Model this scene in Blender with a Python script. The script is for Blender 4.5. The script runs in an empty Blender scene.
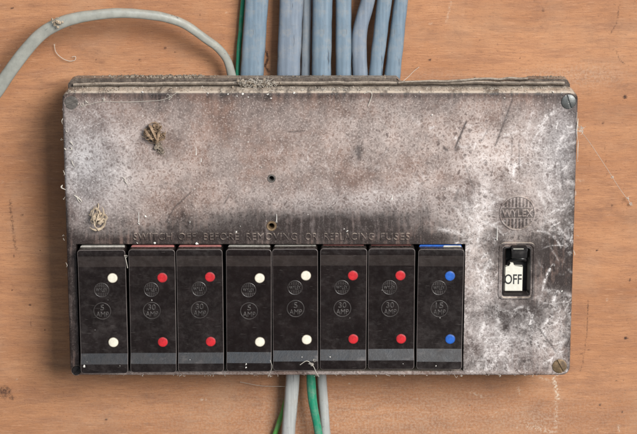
import bpy, bmesh, math, random
import numpy as np
from mathutils import Vector, Matrix, noise as mnoise

random.seed(7); rng = np.random.default_rng(11)
scene = bpy.context.scene
C = scene.collection

# ------------------------------------------------------------------ camera, light, exposure
TILT = math.radians(13.0); DIST = 1.163; FPX = 2000.0; W0, H0 = 637.0, 434.0
FRONT = -0.047                     # front face of the cover (the plywood face is y = 0)
tgt = Vector((0, FRONT, 0))
cam_pos = tgt + Vector((0, -math.cos(TILT), math.sin(TILT))) * DIST
cd = bpy.data.cameras.new('camera'); cam = bpy.data.objects.new('camera', cd); C.objects.link(cam)
cam.location = cam_pos; cam.rotation_euler = (math.pi/2 - TILT, 0, 0)
cd.sensor_width = 36; cd.lens = FPX / W0 * 36; cd.clip_start = 0.01; cd.clip_end = 50
scene.camera = cam

world = bpy.data.worlds.new('World'); scene.world = world; world.use_nodes = True
bgn = world.node_tree.nodes['Background']
bgn.inputs[0].default_value = (0.86, 0.93, 1.0, 1); bgn.inputs[1].default_value = 0.15

def area(name, loc, size, power, col):
    l = bpy.data.lights.new(name, 'AREA'); l.shape = 'RECTANGLE'; l.size, l.size_y = size
    l.energy = power; l.color = col
    o = bpy.data.objects.new(name, l); C.objects.link(o); o.location = loc
    o.rotation_euler = (Vector((0, 0, 0)) - Vector(loc)).to_track_quat('-Z', 'Y').to_euler()
    return o
area('doorway_light', (1.45, -2.6, 1.15), (1.35, 1.35), 135, (1.0, 0.965, 0.92))
area('front_fill_light', (0.45, -2.3, 1.02), (2.2, 0.9), 18, (0.76, 0.88, 1.0))  # added cool fill from the front, placed to reflect in the carriers' lower slopes
vs = scene.view_settings
vs.view_transform = 'Standard'; vs.look = 'None'; vs.gamma = 1; vs.exposure = 0.10; vs.use_curve_mapping = False
scene.cycles.use_denoising = True

# ------------------------------------------------------------------ geometry of the view, used to measure the photograph
RIGHT = Vector((1, 0, 0)); FWD = Vector((0, math.cos(TILT), -math.sin(TILT))); UP = Vector((0, math.sin(TILT), math.cos(TILT)))
def P(px, py, y=FRONT):
    """point of the plane at depth y that was measured at (px, py)"""
    d = FWD + RIGHT * ((px - W0/2) / FPX) + UP * (-(py - H0/2) / FPX)
    t = (y - cam_pos.y) / d.y
    return cam_pos + d * t
def proj(co):
    """measured coordinates of an array of points"""
    v = co - np.array(cam_pos)
    z = v @ np.array(FWD)
    return W0/2 + FPX * (v @ np.array(RIGHT)) / z, H0/2 - FPX * (v @ np.array(UP)) / z
MM = 0.001
PXM = DIST / FPX                  # metres per pixel on the front plane

# ------------------------------------------------------------------ node helper
class G:
    def __init__(s, name):
        s.m = bpy.data.materials.new(name); s.m.use_nodes = True
        s.t = s.m.node_tree; s.n = s.t.nodes; s.p = s.n['Principled BSDF']
        s.tc = s.n.new('ShaderNodeTexCoord'); s.obj = s.tc.outputs['Object']
        s.geo = s.n.new('ShaderNodeNewGeometry')
    def put(s, sock, v):
        if isinstance(v, bpy.types.NodeSocket): s.t.links.new(v, sock)
        elif isinstance(v, (int, float)) and sock.type in ('RGBA', 'VECTOR'):
            sock.default_value = (v, v, v, 1) if sock.type == 'RGBA' else (v, v, v)
        elif isinstance(v, (tuple, list)) and sock.type == 'RGBA' and len(v) == 3: sock.default_value = (*v, 1)
        else: sock.default_value = v
    def math(s, op, a, b=0.0, c=None, clamp=False):
        n = s.n.new('ShaderNodeMath'); n.operation = op; n.use_clamp = clamp
        s.put(n.inputs[0], a); s.put(n.inputs[1], b)
        if c is not None: s.put(n.inputs[2], c)
        return n.outputs[0]
    def mul(s, a, b): return s.math('MULTIPLY', a, b)
    def add(s, a, b, clamp=False): return s.math('ADD', a, b, clamp=clamp)
    def sub(s, a, b, clamp=False): return s.math('SUBTRACT', a, b, clamp=clamp)
    def mix(s, f, a, b, mode='MIX'):
        n = s.n.new('ShaderNodeMix'); n.data_type = 'RGBA'; n.blend_type = mode
        s.put(n.inputs[0], f); s.put(n.inputs[6], a); s.put(n.inputs[7], b); return n.outputs[2]
    def scale(s, v, sc):
        n = s.n.new('ShaderNodeVectorMath'); n.operation = 'MULTIPLY'
        s.put(n.inputs[0], v); s.put(n.inputs[1], sc); return n.outputs[0]
    def vadd(s, a, b):
        n = s.n.new('ShaderNodeVectorMath'); n.operation = 'ADD'
        s.put(n.inputs[0], a); s.put(n.inputs[1], b); return n.outputs[0]
    def noise(s, vec, scale, detail=3.0, rough=0.55, dist=0.0, color=False):
        n = s.n.new('ShaderNodeTexNoise'); s.put(n.inputs['Vector'], vec)
        n.inputs['Scale'].default_value = scale; n.inputs['Detail'].default_value = detail
        n.inputs['Roughness'].default_value = rough; n.inputs['Distortion'].default_value = dist
        return n.outputs['Color' if color else 'Fac']
    def voro(s, vec, scale, feature='F1', out='Distance', rand=1.0):
        n = s.n.new('ShaderNodeTexVoronoi'); n.feature = feature; s.put(n.inputs['Vector'], vec)
        n.inputs['Scale'].default_value = scale; n.inputs['Randomness'].default_value = rand
        return n.outputs[out]
    def ramp(s, v, lo, hi, a=0.0, b=1.0):
        n = s.n.new('ShaderNodeMapRange'); n.interpolation_type = 'SMOOTHSTEP'
        s.put(n.inputs[0], v); n.inputs[1].default_value = lo; n.inputs[2].default_value = hi
        n.inputs[3].default_value = a; n.inputs[4].default_value = b; return n.outputs[0]
    def attr(s, name):
        n = s.n.new('ShaderNodeAttribute'); n.attribute_name = name; return n.outputs['Fac']
    def upness(s):
        n = s.n.new('ShaderNodeSeparateXYZ'); s.put(n.inputs[0], s.geo.outputs['Normal']); return n.outputs[2]
    def bump(s, h, strength, dist):
        n = s.n.new('ShaderNodeBump'); s.put(n.inputs['Height'], h)
        n.inputs['Strength'].default_value = strength; n.inputs['Distance'].default_value = dist
        s.t.links.new(n.outputs[0], s.p.inputs['Normal'])
    def out(s, col, rough=0.5, spec=0.5, metal=0.0):
        s.put(s.p.inputs['Base Color'], col); s.put(s.p.inputs['Roughness'], rough)
        s.put(s.p.inputs['Specular IOR Level'], spec); s.put(s.p.inputs['Metallic'], metal)
        return s.m

# ------------------------------------------------------------------ materials
def mat_plywood():
    g = G('plywood'); o = g.obj
    warp = g.scale(g.noise(o, 9, 2, color=True), (0.0, 0.0, 0.012))
    q = g.vadd(o, warp)
    fine = g.noise(g.scale(q, (110, 1, 1500)), 1.0, 5, 0.68)
    mid = g.noise(g.scale(q, (26, 1, 230)), 1.0, 4, 0.65)
    big = g.noise(g.scale(q, (5, 1, 26)), 1.0, 4, 0.6)
    blotch = g.noise(o, 26, 4, 0.6)
    col = g.mix(g.ramp(big, 0.32, 0.68), (0.345, 0.152, 0.071), (0.480, 0.232, 0.114))
    col = g.mix(g.mul(g.ramp(mid, 0.42, 0.66), 0.62), col, (0.315, 0.150, 0.082))
    col = g.mix(g.mul(g.ramp(fine, 0.50, 0.66), 0.62), col, (0.255, 0.118, 0.063))
    col = g.mix(g.mul(g.ramp(fine, 0.46, 0.28), 0.45), col, (0.66, 0.385, 0.235))
    # short open pores of the veneer
    pore = g.noise(g.scale(q, (420, 1, 2600)), 1.0, 2, 0.5)
    col = g.mix(g.mul(g.ramp(pore, 0.62, 0.70), 0.6), col, (0.13, 0.062, 0.035))
    # pinkish grey film of dust and handling
    col = g.mix(g.mul(g.ramp(blotch, 0.46, 0.74), 0.34), col, (0.44, 0.275, 0.175))
    # fly spots
    cell = g.voro(g.scale(o, (1, 0, 1)), 95, 'F1', 'Color'); dist = g.voro(g.scale(o, (1, 0, 1)), 95)
    sep = g.n.new('ShaderNodeSeparateColor'); g.put(sep.inputs[0], cell)
    rad = g.mul(g.ramp(sep.outputs[0], 0.86, 1.0), 0.075)
    spot = g.mul(g.ramp(g.sub(rad, g.add(dist, g.mul(g.noise(o, 800, 3, 0.7), 0.16))), -0.05, 0.0), g.ramp(sep.outputs[0], 0.88, 0.90))
    col = g.mix(g.mul(spot, 0.6), col, (0.085, 0.040, 0.024))
    nz = g.noise(o, 700, 4, 0.7)
    dirt = g.mul(g.ramp(g.noise(g.scale(o, (1, 1, 1.6)), 32, 7, 0.74), 0.50, 0.74), 0.55)
    col = g.mix(dirt, col, (0.20, 0.098, 0.060))
    mot = g.ramp(g.noise(o, 420, 4, 0.7), 0.60, 0.72)
    col = g.mix(g.mul(mot, 0.42), col, (0.17, 0.085, 0.052))
    dk = g.attr('dark'); pl = g.attr('pale')
    col = g.mix(g.mul(g.ramp(g.math('MULTIPLY_ADD', g.sub(nz, 0.5), 1.3, dk), 0.18, 0.75), g.ramp(dk, 0.04, 0.35)), col, (0.060, 0.028, 0.018))
    col = g.mix(g.math('MULTIPLY', pl, g.ramp(nz, 0.42, 0.60, 0.05, 1.0), clamp=True), col, (0.66, 0.56, 0.44))
    g.bump(g.add(g.mul(fine, 0.6), g.add(g.mul(pore, -0.8), g.mul(g.noise(o, 1500, 2), 0.4))), 0.35, 0.0006)
    return g.out(col, g.ramp(blotch, 0.3, 0.7, 0.55, 0.75), 0.28)

def mat_cover():
    g = G('stained_bakelite'); o = g.obj
    film = g.attr('film'); bloom = g.attr('bloom'); blue = g.attr('tint'); scr = g.attr('scratch'); swirl = g.attr('swirl'); strand = g.attr('strand')
    flat = g.scale(o, (1, 0.15, 1))
    n1 = g.noise(flat, 60, 5, 0.6); n2 = g.noise(flat, 260, 4, 0.62); n3 = g.noise(flat, 1100, 3, 0.6)
    # network of pale residue round darker flakes
    wob = g.scale(g.vadd(g.noise(flat, 210, 2, 0.5, color=True), (-0.5, -0.5, -0.5)), 0.0075)
    wob2 = g.scale(g.vadd(g.noise(flat, 75, 2, 0.5, color=True), (-0.5, -0.5, -0.5)), 0.020)
    e1 = g.voro(g.vadd(flat, wob), 400, 'DISTANCE_TO_EDGE')
    net = g.ramp(g.add(e1, g.mul(g.sub(n2, 0.5), 0.55)), 0.30, 0.05)
    e2 = g.voro(g.vadd(g.vadd(flat, wob2), wob), 215, 'DISTANCE_TO_EDGE')
    rid = g.math('ABSOLUTE', g.sub(g.noise(g.vadd(flat, wob), 130, 3, 0.6, 1.6), 0.5))
    rid = g.ramp(g.add(rid, g.mul(g.sub(n2, 0.5), 0.12)), 0.055, 0.0)
    net2 = g.ramp(g.add(g.add(e2, g.mul(g.sub(n2, 0.5), 0.55)), g.mul(g.sub(n3, 0.5), 0.25)), 0.13, -0.04)
    net2 = g.math('MAXIMUM', g.mul(net2, g.ramp(n1, 0.3, 0.6)), g.mul(rid, 0.85))
    # elongated dark flecks, all leaning the same way
    rot = g.n.new('ShaderNodeVectorRotate'); rot.rotation_type = 'Y_AXIS'; g.put(rot.inputs['Vector'], flat); rot.inputs['Angle'].default_value = 0.5
    fl = g.noise(g.scale(rot.outputs[0], (760, 1, 340)), 1.0, 3, 0.6)
    fleck = g.mul(g.ramp(g.math('MULTIPLY_ADD', g.sub(n2, 0.5), 0.25, fl), 0.57, 0.70), g.ramp(g.noise(flat, 130, 4, 0.65), 0.42, 0.60))
    # single flakes: only some cells carry one, each of its own size and tone
    vp = g.vadd(flat, g.scale(wob, 0.45))
    vc = g.voro(vp, 330, 'F1', 'Color'); vd = g.voro(vp, 330)
    vs_ = g.n.new('ShaderNodeSeparateColor'); g.put(vs_.inputs[0], vc)
    rad = g.ramp(vs_.outputs[0], 0.45, 1.0, 0.0, 0.42)
    flake = g.mul(g.ramp(g.sub(g.add(vd, g.mul(g.sub(n2, 0.5), 0.35)), rad), 0.06, -0.10), g.ramp(vs_.outputs[1], 0.0, 1.0, 0.25, 1.0))
    flake = g.mul(flake, g.ramp(vs_.outputs[0], 0.45, 0.5))
    wipe = g.noise(g.scale(o, (420, 1, 45)), 1.0, 3, 0.6)
    streak = g.ramp(wipe, 0.35, 0.7)
    dark = (0.027, 0.0175, 0.0150)
    filmc = g.mix(blue, g.mix(g.ramp(g.noise(flat, 38, 5, 0.65), 0.38, 0.62), (0.245, 0.142, 0.106), (0.240, 0.178, 0.157)), (0.225, 0.203, 0.205))
    fa = g.math('MULTIPLY_ADD', g.sub(n1, 0.5), 1.0, film)
    fa = g.math('MULTIPLY_ADD', g.sub(streak, 0.5), g.mul(g.sub(1.0, film, True), 0.50), fa)
    fa = g.math('MULTIPLY_ADD', g.sub(n2, 0.5), 0.9, fa, clamp=True)
    col = g.mix(fa, dark, filmc)
    pale = g.mix(blue, (0.63, 0.535, 0.490), (0.65, 0.625, 0.625))
    pat = g.mix(swirl, net, net2)
    ba = g.math('MULTIPLY', bloom, g.math('MULTIPLY_ADD', g.sub(n1, 0.5), 2.6, 0.60), clamp=True)
    haze_ = g.mul(ba, g.ramp(n2, 0.3, 0.7, 0.18, 0.55))
    col = g.mix(haze_, col, pale)
    col = g.mix(g.math('MULTIPLY', g.mul(pat, ba), 0.95, clamp=True), col, pale)
    col = g.mix(g.mul(g.mul(fleck, g.ramp(bloom, 0.15, 0.6)), 0.42), col, (0.075, 0.060, 0.060))
    col = g.mix(g.mul(g.mul(flake, g.ramp(bloom, 0.2, 0.7)), 0.72), col, (0.075, 0.048, 0.042))
    sa = g.math('MULTIPLY', g.mul(strand, g.ramp(n1, 0.34, 0.60, 0.25, 1.15)), g.ramp(g.add(n2, g.mul(g.sub(n3, 0.5), 0.8)), 0.32, 0.66), clamp=True)
    col = g.mix(sa, col, (0.76, 0.71, 0.69))
    grain = g.ramp(n3, 0.52, 0.72)
    col = g.mix(g.mul(grain, g.ramp(film, 0.1, 0.7, 0.10, 0.55)), col, pale)
    col = g.mix(g.mul(g.ramp(n3, 0.46, 0.28), 0.40), col, (0.09, 0.070, 0.068))
    grime = g.ramp(g.noise(flat, 520, 4, 0.7), 0.60, 0.74)
    col = g.mix(g.mul(grime, 0.55), col, (0.04, 0.030, 0.028))
    col = g.mix(scr, col, (0.050, 0.038, 0.036))
    # settled dust on every ledge that faces up
    up = g.mul(g.ramp(g.upness(), 0.30, 0.75), g.ramp(g.add(g.add(n2, g.mul(g.sub(n1, 0.5), 0.8)), g.mul(n3, 0.4)), 0.48, 0.82, 0.22, 1.0))
    col = g.mix(up, col, (0.56, 0.47, 0.38))
    side = g.sub(1.0, g.math('ABSOLUTE', g.math('ADD', 0.0, 0.0)))
    rough = g.add(g.ramp(n2, 0.3, 0.7, 0.42, 0.60), g.mul(fa, 0.18), True)
    g.bump(g.add(g.add(g.mul(pat, g.mul(ba, 0.5)), g.mul(n3, 0.35)), g.mul(scr, -0.8)), 0.35, 0.0005)
    return g.out(col, rough, 0.4)

def mat_dusty(name, base, dust, amount=1.0, rough=0.6):
    g = G(name); o = g.obj
    n2 = g.noise(o, 300, 4, 0.65); n3 = g.noise(o, 1300, 3, 0.6)
    col = g.mix(g.mul(g.ramp(n2, 0.4, 0.7), 0.5), base, tuple(0.5*a+0.5*b for a, b in zip(base, dust)))
    up = g.mul(g.ramp(g.upness(), 0.25, 0.7), g.ramp(g.add(g.add(n2, g.mul(g.sub(g.noise(o, 70, 4, 0.6), 0.5), 0.8)), g.mul(n3, 0.5)), 0.50, 0.90, 0.2, 1.0))
    col = g.mix(g.mul(up, amount), col, dust)
    g.bump(g.add(n3, n2), 0.5, 0.0006)
    return g.out(col, rough, 0.35)

def mat_carrier(name, base, rough_lo, rough_hi, dustamt):
    g = G(name); o = g.obj
    info = g.n.new('ShaderNodeObjectInfo')
    off = g.n.new('ShaderNodeVectorMath'); off.operation = 'SCALE'; g.put(off.inputs[0], (3.1, 1.7, 2.3)); g.put(off.inputs['Scale'], info.outputs['Random'])
    q = g.vadd(o, off.outputs[0])
    n1 = g.noise(q, 90, 4, 0.6); n2 = g.noise(q, 600, 4, 0.7)
    smear = g.noise(g.scale(q, (130, 60, 260)), 1.0, 4, 0.65)
    scr = g.noise(g.vadd(g.scale(q, (160, 1, 2200)), g.scale(g.noise(q, 60, 2, color=True), (0, 0, 9))), 1.0, 1, 0.4)
    col = g.mix(g.mul(g.ramp(n1, 0.35, 0.75), 0.7), base, tuple(c * 1.8 for c in base))
    col = g.mix(g.mul(g.mul(g.ramp(smear, 0.50, 0.75), g.ramp(n1, 0.45, 0.65)), dustamt), col, (0.11, 0.095, 0.09))
    speck = g.ramp(g.noise(q, 1500, 2, 0.6), 0.74, 0.80)
    col = g.mix(g.mul(speck, g.mul(g.ramp(n1, 0.45, 0.7), 0.5)), col, (0.30, 0.26, 0.24))
    col = g.mix(g.mul(g.ramp(scr, 0.72, 0.78), 0.22), col, (0.16, 0.14, 0.13))
    up = g.mul(g.ramp(g.upness(), 0.55, 0.95), g.ramp(n2, 0.35, 0.7))
    col = g.mix(g.mul(up, 0.55), col, (0.20, 0.165, 0.145))
    g.bump(g.add(g.mul(n1, 0.9), g.mul(n2, 0.35)), 0.26, 0.0008)
    wear = g.ramp(g.noise(q, 240, 5, 0.75), 0.40, 0.68)
    col = g.mix(g.mul(wear, g.mul(info.outputs['Random'], 0.06)), col, (0.14, 0.115, 0.105))
    ro = g.add(g.ramp(g.add(n1, g.mul(n2, 0.3)), 0.4, 0.9, rough_lo, rough_hi), g.add(g.mul(wear, 0.14), g.mul(info.outputs['Random'], 0.10)))
    return g.out(col, ro, 0.42)

def mat_plain(name, base, rough=0.5, metal=0.0, var=0.25, sc=400, spec=0.5, dirt=(0.05, 0.04, 0.035), dirtamt=0.3):
    g = G(name); o = g.obj
    n1 = g.noise(o, sc, 4, 0.65); n2 = g.noise(o, sc*0.3, 3, 0.6)
    col = g.mix(g.ramp(n1, 0.3, 0.7), tuple(c*(1-var) for c in base), base)
    col = g.mix(g.mul(g.ramp(n2, 0.5, 0.75), dirtamt), col, dirt)
    g.bump(n1, 0.25, 0.0004)
    return g.out(col, g.ramp(n2, 0.3, 0.7, rough*0.85, min(1, rough*1.2)), spec, metal)

def mat_cable(name, base, scuff, sx=500, sz=35):
    g = G(name); o = g.obj
    n1 = g.noise(g.scale(o, (sx, sx, sz)), 1.0, 4, 0.6); n2 = g.noise(o, 110, 6, 0.72); n3 = g.noise(o, 1400, 2, 0.6)
    col = g.mix(g.ramp(n1, 0.3, 0.75), tuple(c*0.80 for c in base), tuple(min(1, c*1.08) for c in base))
    col = g.mix(g.mul(g.ramp(n2, 0.46, 0.74), 0.50), col, (0.33, 0.30, 0.26))
    col = g.mix(g.mul(g.ramp(g.noise(o, 330, 5, 0.75), 0.56, 0.74), 0.45), col, (0.12, 0.125, 0.13))
    sc = g.noise(g.vadd(g.scale(o, (sx*.66, sx*.66, sz*.8)), (scuff*7.3, scuff*3.1, scuff)), 1.0, 3, 0.7)
    col = g.mix(g.mul(g.ramp(sc, 0.655, 0.70), 0.80), col, (0.035, 0.035, 0.045))
    col = g.mix(g.mul(g.ramp(n3, 0.70, 0.8), 0.3), col, (0.6, 0.57, 0.52))
    up = g.mul(g.ramp(g.upness(), 0.35, 0.8), g.ramp(n2, 0.35, 0.6))
    col = g.mix(g.mul(up, 0.6), col, (0.40, 0.34, 0.27))
    g.bump(g.add(n1, g.mul(n3, 0.3)), 0.25, 0.0004)
    return g.out(col, g.ramp(n2, 0.3, 0.7, 0.34, 0.56), 0.45)

M = dict(
    ply=mat_plywood(), cover=mat_cover(),
    body=mat_dusty('dusty_body', (0.060, 0.045, 0.036), (0.42, 0.34, 0.27)),
    bodyr=mat_dusty('dusty_rail', (0.11, 0.088, 0.070), (0.42, 0.35, 0.28)),
    carrier=mat_carrier('black_bakelite', (0.0075, 0.0042, 0.0038), 0.22, 0.32, 0.16),
    worn=mat_carrier('worn_bakelite_edge', (0.12, 0.10, 0.094), 0.35, 0.5, 0.6),
    brownrefl=mat_carrier('painted_reflection_grip', (0.019, 0.0125, 0.0105), 0.36, 0.5, 0.35),  # brown ground reflection of the upper slope, painted in as base colour
    scuffed=mat_carrier('scuffed_grip', (0.014, 0.0125, 0.0135), 0.20, 0.40, 0.95),
    emboss=mat_carrier('rubbed_bakelite', (0.046, 0.040, 0.038), 0.18, 0.28, 0.9),
    black=mat_plain('cavity_black', (0.006, 0.005, 0.005), 0.7),
    lever=mat_plain('lever_black', (0.014, 0.012, 0.012), 0.33, dirt=(0.08, 0.07, 0.065), dirtamt=0.5),
    bezel=mat_plain('bezel_bakelite', (0.022, 0.017, 0.016), 0.34, dirt=(0.10, 0.09, 0.085), dirtamt=0.4),
    white=mat_plain('ivory_plastic', (0.72, 0.69, 0.60), 0.45, var=0.12, dirt=(0.42, 0.36, 0.27), dirtamt=0.6),
    dotw=mat_plain('cream_paint', (0.80, 0.75, 0.62), 0.5, var=0.18, dirt=(0.42, 0.34, 0.24), dirtamt=0.6),
    dotr=mat_plain('red_paint', (0.60, 0.022, 0.030), 0.42, var=0.35, dirt=(0.20, 0.03, 0.03), dirtamt=0.6),
    dotb=mat_plain('blue_paint', (0.022, 0.125, 0.52), 0.42, var=0.35, dirt=(0.03, 0.06, 0.18), dirtamt=0.6),
    rimw=mat_plain('grimy_cream', (0.40, 0.34, 0.26), 0.6, var=0.5, dirtamt=0.6), rimr=mat_plain('grimy_red', (0.28, 0.015, 0.018), 0.6, var=0.5, dirtamt=0.6), rimb=mat_plain('grimy_blue', (0.012, 0.06, 0.24), 0.6, var=0.5, dirtamt=0.6),
    oldwhite=mat_plain('dusty_white_plastic', (0.50, 0.47, 0.42), 0.6, var=0.4, dirt=(0.16, 0.13, 0.11), dirtamt=0.7),
    pink=mat_plain('faded_red_plastic', (0.52, 0.20, 0.18), 0.5, dirt=(0.25, 0.2, 0.18), dirtamt=0.6),
    steel=mat_plain('dull_steel', (0.17, 0.175, 0.17), 0.48, 0.7, var=0.4, dirt=(0.10, 0.085, 0.07), dirtamt=0.5),
    brass=mat_plain('tarnished_brass', (0.27, 0.18, 0.10), 0.55, 0.45, var=0.5, dirt=(0.07, 0.05, 0.04), dirtamt=0.8),
    duststeel=mat_plain('dust_caked_steel', (0.165, 0.145, 0.13), 0.75, 0.1, var=0.5, dirt=(0.05, 0.045, 0.04), dirtamt=0.7),
    oil=mat_plain('blackened_steel', (0.020, 0.015, 0.014), 0.5, 0.2, var=0.4),
    ink=mat_plain('ink', (0.022, 0.021, 0.022), 0.6, var=0.5, dirt=(0.25, 0.23, 0.2), dirtamt=0.35),
    straw=mat_plain('dried_straw', (0.40, 0.275, 0.18), 0.8, var=0.55, sc=900, spec=0.2, dirt=(0.16, 0.11, 0.075), dirtamt=0.8),
    cream=mat_plain('dried_husk', (0.60, 0.48, 0.35), 0.75, var=0.45, sc=900, spec=0.2, dirt=(0.25, 0.17, 0.11), dirtamt=0.6),
    fluff=mat_plain('grey_fluff', (0.38, 0.315, 0.25), 0.9, var=0.6, sc=1200, spec=0.1, dirt=(0.09, 0.07, 0.055), dirtamt=0.6),
    web=mat_plain('cobweb', (0.60, 0.55, 0.48), 0.8, var=0.15, spec=0.2, dirt=(0.5, 0.44, 0.38), dirtamt=0.3),
    spk=mat_plain('plaster_speck', (0.74, 0.71, 0.66), 0.8, var=0.1, spec=0.2, dirt=(0.6, 0.55, 0.5), dirtamt=0.3),
    green=mat_cable('green_sheath', (0.020, 0.27, 0.150), 0.5),
    lime=mat_cable('lime_sheath', (0.10, 0.36, 0.06), 0.9),
    arc=mat_cable('weathered_grey_sheath', (0.345, 0.345, 0.305), 0.2, 160, 160),
    low=mat_cable('pale_grey_sheath', (0.42, 0.425, 0.41), 0.3),
    blues=[mat_cable('blue_grey_sheath_%d' % i, c, 1.3*i) for i, c in enumerate([(0.168, 0.230, 0.290), (0.190, 0.230, 0.285), (0.185, 0.215, 0.248)])],
)

# ------------------------------------------------------------------ mesh helpers
def link(name, me, mats, parent=None, loc=None):
    o = bpy.data.objects.new(name, me); C.objects.link(o)
    for m in (mats if isinstance(mats, (list, tuple)) else [mats]): me.materials.append(m)
    if parent is not None: o.parent = parent
    if loc is not None: o.location = loc
    return o
def tag(o, label=None, cat=None, group=None, kind=None):
    if label: o['label'] = label
    if cat: o['category'] = cat
    if group: o['group'] = group
    if kind: o['kind'] = kind
    return o
def empty(name, loc, label, cat, group=None):
    o = bpy.data.objects.new(name, None); C.objects.link(o); o.location = loc; o.empty_display_size = 0.01
    return tag(o, label, cat, group)
def finish(bm, smooth_angle=35):
    bmesh.ops.recalc_face_normals(bm, faces=bm.faces)
    me = bpy.data.meshes.new('m'); 
    for f in bm.faces: f.smooth = True
    ca = math.radians(smooth_angle)
    for e in bm.edges:
        if len(e.link_faces) == 2 and e.calc_face_angle(0) > ca: e.smooth = False
    bm.to_mesh(me); bm.free(); return me
def shift(me, off):
    me.transform(Matrix.Translation(off)); return me
def prism(bm, pts, y0, y1):
    """outline in x,z extruded between two depths; returns new faces"""
    a = [bm.verts.new((x, y0, z)) for x, z in pts]; b = [bm.verts.new((x, y1, z)) for x, z in pts]
    n = len(pts); fs = [bm.faces.new(a), bm.faces.new(b[::-1])]
    for i in range(n): fs.append(bm.faces.new((a[i], b[i], b[(i+1) % n], a[(i+1) % n])))
    return fs
def rrect(x0, x1, z0, z1, r, n=6):
    pts = []
    for cx, cz, a0 in ((x1-r, z1-r, 0), (x0+r, z1-r, 90), (x0+r, z0+r, 180), (x1-r, z0+r, 270)):
        for k in range(n+1):
            a = math.radians(a0 + 90*k/n); pts.append((cx + r*math.cos(a), cz + r*math.sin(a)))
    return pts
def ring_sweep(bm, outlines):
    """outlines: list of (pts, y), equal point counts, skinned in order"""
    rows = [[bm.verts.new((x, y, z)) for x, z in pts] for pts, y in outlines]
    n = len(rows[0])
    for r0, r1 in zip(rows, rows[1:]):
        for i in range(n): bm.faces.new((r0[i], r0[(i+1) % n], r1[(i+1) % n], r1[i]))
    return rows
def catmull(pts, per=8):
    pts = [Vector(p) for p in pts]; ext = [pts[0]*2 - pts[1]] + pts + [pts[-1]*2 - pts[-2]]; out = []
    for i in range(1, len(ext)-2):
        p0, p1, p2, p3 = ext[i-1:i+3]
        for k in range(per):
            t = k/per
            out.append(0.5*((2*p1) + (p2-p0)*t + (2*p0-5*p1+4*p2-p3)*t*t + (3*p1-p0-3*p2+p3)*t**3))
    out.append(pts[-1]); return out
def sweep(bm, path, ra, rb=None, n=16, power=2.0, cap=True, nrm=Vector((0, -1, 0)), wob=0.0):
    """tube along a path; ra across (parallel to the wall), rb along the wall normal; numbers or per-point lists"""
    L = len(path); rows = []
    for i, p in enumerate(path):
        t = (path[min(i+1, L-1)] - path[max(i-1, 0)]).normalized()
        nn = nrm - t*nrm.dot(t)
        if nn.length < 1e-4: nn = Vector((0, 0, 1)) - t*t.z
        nn.normalize(); b = t.cross(nn)
        a_ = ra[i] if isinstance(ra, (list, np.ndarray)) else ra
        b_ = a_ if rb is None else (rb[i] if isinstance(rb, (list, np.ndarray)) else rb)
        row = []
        for k in range(n):
            an = 2*math.pi*k/n; c, s = math.cos(an), math.sin(an)
            cx = math.copysign(abs(c)**(2/power), c); sx = math.copysign(abs(s)**(2/power), s)
            q = p + b*cx*a_ + nn*sx*b_
            if wob: q = q + Vector(mnoise.noise_vector(q*140))*wob
            row.append(bm.verts.new(q))
        rows.append(row)
    for r0, r1 in zip(rows, rows[1:]):
        for k in range(n): bm.faces.new((r0[k], r0[(k+1) % n], r1[(k+1) % n], r1[k]))
    if cap: bm.faces.new(rows[0][::-1]); bm.faces.new(rows[-1])
def lump(bm, c, r, sub=1, rough=0.5, flat=1.0):
    m = Matrix.Translation(c) @ Matrix.Rotation(random.random()*6, 4, Vector((random.random()-.5, random.random()-.5, random.random()-.5)).normalized()) @ Matrix.Diagonal((r*random.uniform(.7, 1.3), r*random.uniform(.6, 1.2)*flat, r*random.uniform(.6, 1.2), 1))
    res = bmesh.ops.create_icosphere(bm, subdivisions=sub, radius=1.0, matrix=m)
    for v in res['verts']:
        v.co += Vector(mnoise.noise_vector(v.co * (0.9/r) + Vector((c.x*999, 0, 0)))) * r * rough
def text_mesh(s, size, extrude, bevel=0.0, align='CENTER', space=1.0, wscale=1.0, bold=0.0):
    cu = bpy.data.curves.new('t', 'FONT'); cu.body = s; cu.size = size; cu.extrude = extrude; cu.bevel_depth = bevel
    cu.bevel_resolution = 1; cu.offset = bold; cu.align_x = align; cu.align_y = 'CENTER'; cu.space_character = space; cu.resolution_u = 4
    ob = bpy.data.objects.new('t', cu); C.objects.link(ob)
    bpy.context.view_layer.update()
    me = bpy.data.meshes.new_from_object(ob.evaluated_get(bpy.context.evaluated_depsgraph_get()))
    bpy.data.objects.remove(ob); bpy.data.curves.remove(cu)
    me.materials.clear()
    # stand the letters up: text x -> x, text y -> z, thickness towards the viewer
    me.transform(Matrix.Diagonal((wscale, 1, 1, 1))); me.transform(Matrix.Rotation(math.pi/2, 4, 'X'))
    return me
def join(meshes):
    bm = bmesh.new()
    for m in meshes: bm.from_mesh(m)
    me = bpy.data.meshes.new('m'); bm.to_mesh(me); bm.free()
    for m in meshes: bpy.data.meshes.remove(m)
    return me
def set_attr(me, name, arr):
    a = me.attributes.new(name, 'FLOAT', 'POINT'); a.data.foreach_set('value', np.ascontiguousarray(arr, dtype=np.float32))
def coords(me):
    a = np.empty(len(me.vertices)*3, dtype=np.float32); me.vertices.foreach_get('co', a); return a.reshape(-1, 3).astype(np.float64)
def blob(u, v, cx, cy, rx, ry, s, p=2.0):
    d = ((u-cx)/rx)**2 + ((v-cy)/ry)**2
    return s*np.exp(-d**(p/2))
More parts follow.
